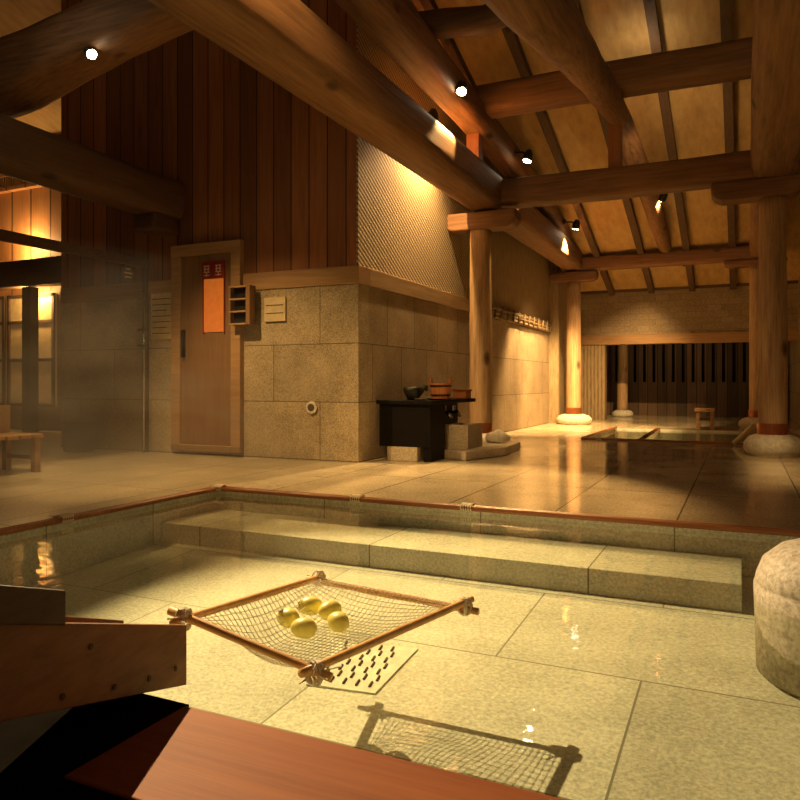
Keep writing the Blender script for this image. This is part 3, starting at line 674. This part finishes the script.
# ------------------------------------------------------------ floating frame with net
cL, cT, cR, cB = px(184, 619, .112), px(318, 578, .022), px(465, 606, .0), px(314, 673, .03)
fr = empty('net_frame', (cL + cR) / 2, 'square wooden pole frame with a net floating beside the trough', 'frame')
ctr = (cL + cR + cT + cB) / 4
def bar(a, b, ext=.045, lift=0):
    d_ = (b - a).normalized(); l_ = Vector((0, 0, lift))
    obj('pole', T([a - d_ * ext + l_, b + d_ * ext + l_], .0105, 14, jit=.04, steps=10), M['pole'], fr, smooth=True)
bar(cL, cT); bar(cT, cR, lift=-.010); bar(cB, cR, lift=.012); bar(cL, cB, lift=.006)
for c_, n_ in ((cL, 12), (cT, 12), (cR, 12), (cB, 12)):
    bm = bmesh.new(); ds = [((x - c_).normalized()) for x in (cL, cT, cR, cB) if (x - c_).length > .1]
    for j in range(10):
        a0 = random.uniform(0, 3.14); ax = Vector((math.cos(a0), math.sin(a0), 0)); off = ax.cross(Vector((0, 0, 1))) * random.uniform(-.014, .014)
        tube(bm, [c_ + off + ax * .021 * math.cos(t) + Vector((0, 0, .026 * math.sin(t))) for t in [i * math.pi / 5 for i in range(11)]], .0028, 6, caps=False)
    for j in range(6): tube(bm, [c_, c_ + Vector((random.uniform(-.05, .05), random.uniform(-.05, .05), random.uniform(-.01, .02)))], .002, 5)
    obj('lashing', bm, M['cord'], fr)
bm = bmesh.new(); NN = 34; grid = []
for i in range(NN + 1):
    row = []
    for j in range(NN + 1):
        u, v = i / NN, j / NN
        p = cL * (1 - u) * (1 - v) + cT * u * (1 - v) + cB * (1 - u) * v + cR * u * v
        q_ = min(1, (16 * u * (1 - u) * v * (1 - v)) * 1.25); sg_ = q_ * q_ * (3 - 2 * q_)
        cu = ctr.lerp(p, 1); p = Vector((cu.x, cu.y, p.z * (1 - sg_) + (-.040) * sg_)); row.append(bm.verts.new(p))
    grid.append(row)
for i in range(NN):
    for j in range(NN): bm.faces.new((grid[i][j], grid[i + 1][j], grid[i + 1][j + 1], grid[i][j + 1]))
nt_ = obj('net', bm, M['cord'], fr); wf = nt_.modifiers.new('wire', 'WIREFRAME'); wf.thickness = .0024
# eggs
bm = bmesh.new(); bmesh.ops.create_uvsphere(bm, u_segments=24, v_segments=16, radius=1)
for v in bm.verts: v.co = Vector((v.co.x * .040 * (1 - .1 * v.co.x), v.co.y * .030 * (1 - .12 * v.co.x), v.co.z * .029))
egg0 = obj('egg', bm, M['egg'], smooth=True, origin=(0, 0, 0))
for i, (x, y, rz, lb) in enumerate(((311, 606, .4, 'pale yellow egg at the back left of the net'), (331, 610, 1.2, 'pale yellow egg at the back right of the net'), (289, 618, -.3, 'leftmost pale yellow egg in the net'), (305, 628, .1, 'frontmost pale yellow egg in the net'), (339, 622, -.5, 'rightmost pale yellow egg in the net'))):
    o = egg0 if i == 0 else egg0.copy()
    if i: COL.objects.link(o)
    o.location = px(x, y, -.008); o.rotation_euler = (0, 0, rz); tag(o, lb, 'egg', 'eggs in the floating net')
# perforated plate on the pool bottom
c4 = [px(340, 640, -.275), px(418, 650, -.285), px(375, 700, -.32), px(306, 690, -.32)]
for q in c4: q.z = zb(q.y) + .006
o_ = c4[3]; U = c4[2] - c4[3]; V = c4[0] - c4[3]
bm = bmesh.new(); v0 = [bm.verts.new(p) for p in c4]; v1 = [bm.verts.new(p - Vector((0, 0, .006))) for p in c4]
bm.faces.new(v0); bm.faces.new(v1[::-1])
for i in range(4): bm.faces.new((v0[i], v0[(i + 1) % 4], v1[(i + 1) % 4], v1[i]))
pl = tag(obj('drain_plate', bm, M['plate']), 'pale slotted drain plate lying on the pool bottom below the net', 'plate')
bm = bmesh.new()
for i in range(5):
    for j in range(7):
        a = o_ + U * (.12 + i * .19 + (j % 2) * .05) + V * (.09 + j * .135); b = a + V.normalized() * .035
        tube(bm, [a + Vector((0, 0, .0015)), b + Vector((0, 0, .0015))], .0045, 8)
obj('slots', bm, M['ink'], pl)

# ------------------------------------------------------------ steam over the left floor
sm = bpy.data.materials.new('steam'); sm.use_nodes = True; nt = sm.node_tree; nt.nodes.clear()
out = N(nt, 'ShaderNodeOutputMaterial'); vs = N(nt, 'ShaderNodeVolumeScatter'); vs.inputs['Color'].default_value = (1, .95, .88, 1); vs.inputs['Anisotropy'].default_value = .2
g = coords(nt, True); nn = noise(nt, mapping(nt, g, (.8, .8, 2.2)), 1.3, 2, .5)
sz = N(nt, 'ShaderNodeSeparateXYZ'); nt.links.new(g, sz.inputs[0])
fall = N(nt, 'ShaderNodeMapRange'); fall.inputs['From Min'].default_value = .0; fall.inputs['From Max'].default_value = 1.5; fall.inputs['To Min'].default_value = 1; fall.inputs['To Max'].default_value = 0
nt.links.new(sz.outputs[2], fall.inputs['Value'])
den = math_(nt, 'MULTIPLY', math_(nt, 'MULTIPLY', math_(nt, 'MAXIMUM', math_(nt, 'SUBTRACT', nn, .38), 0.0), fall.outputs[0]), 1.3)
nt.links.new(den, vs.inputs['Density']); nt.links.new(vs.outputs[0], out.inputs['Volume'])
tag(obj('steam', B(-8.4, -3.16, 2.0, 5.50, .03, 1.5), sm), 'thin steam drifting low over the stone floor at left', 'steam', kind='stuff')
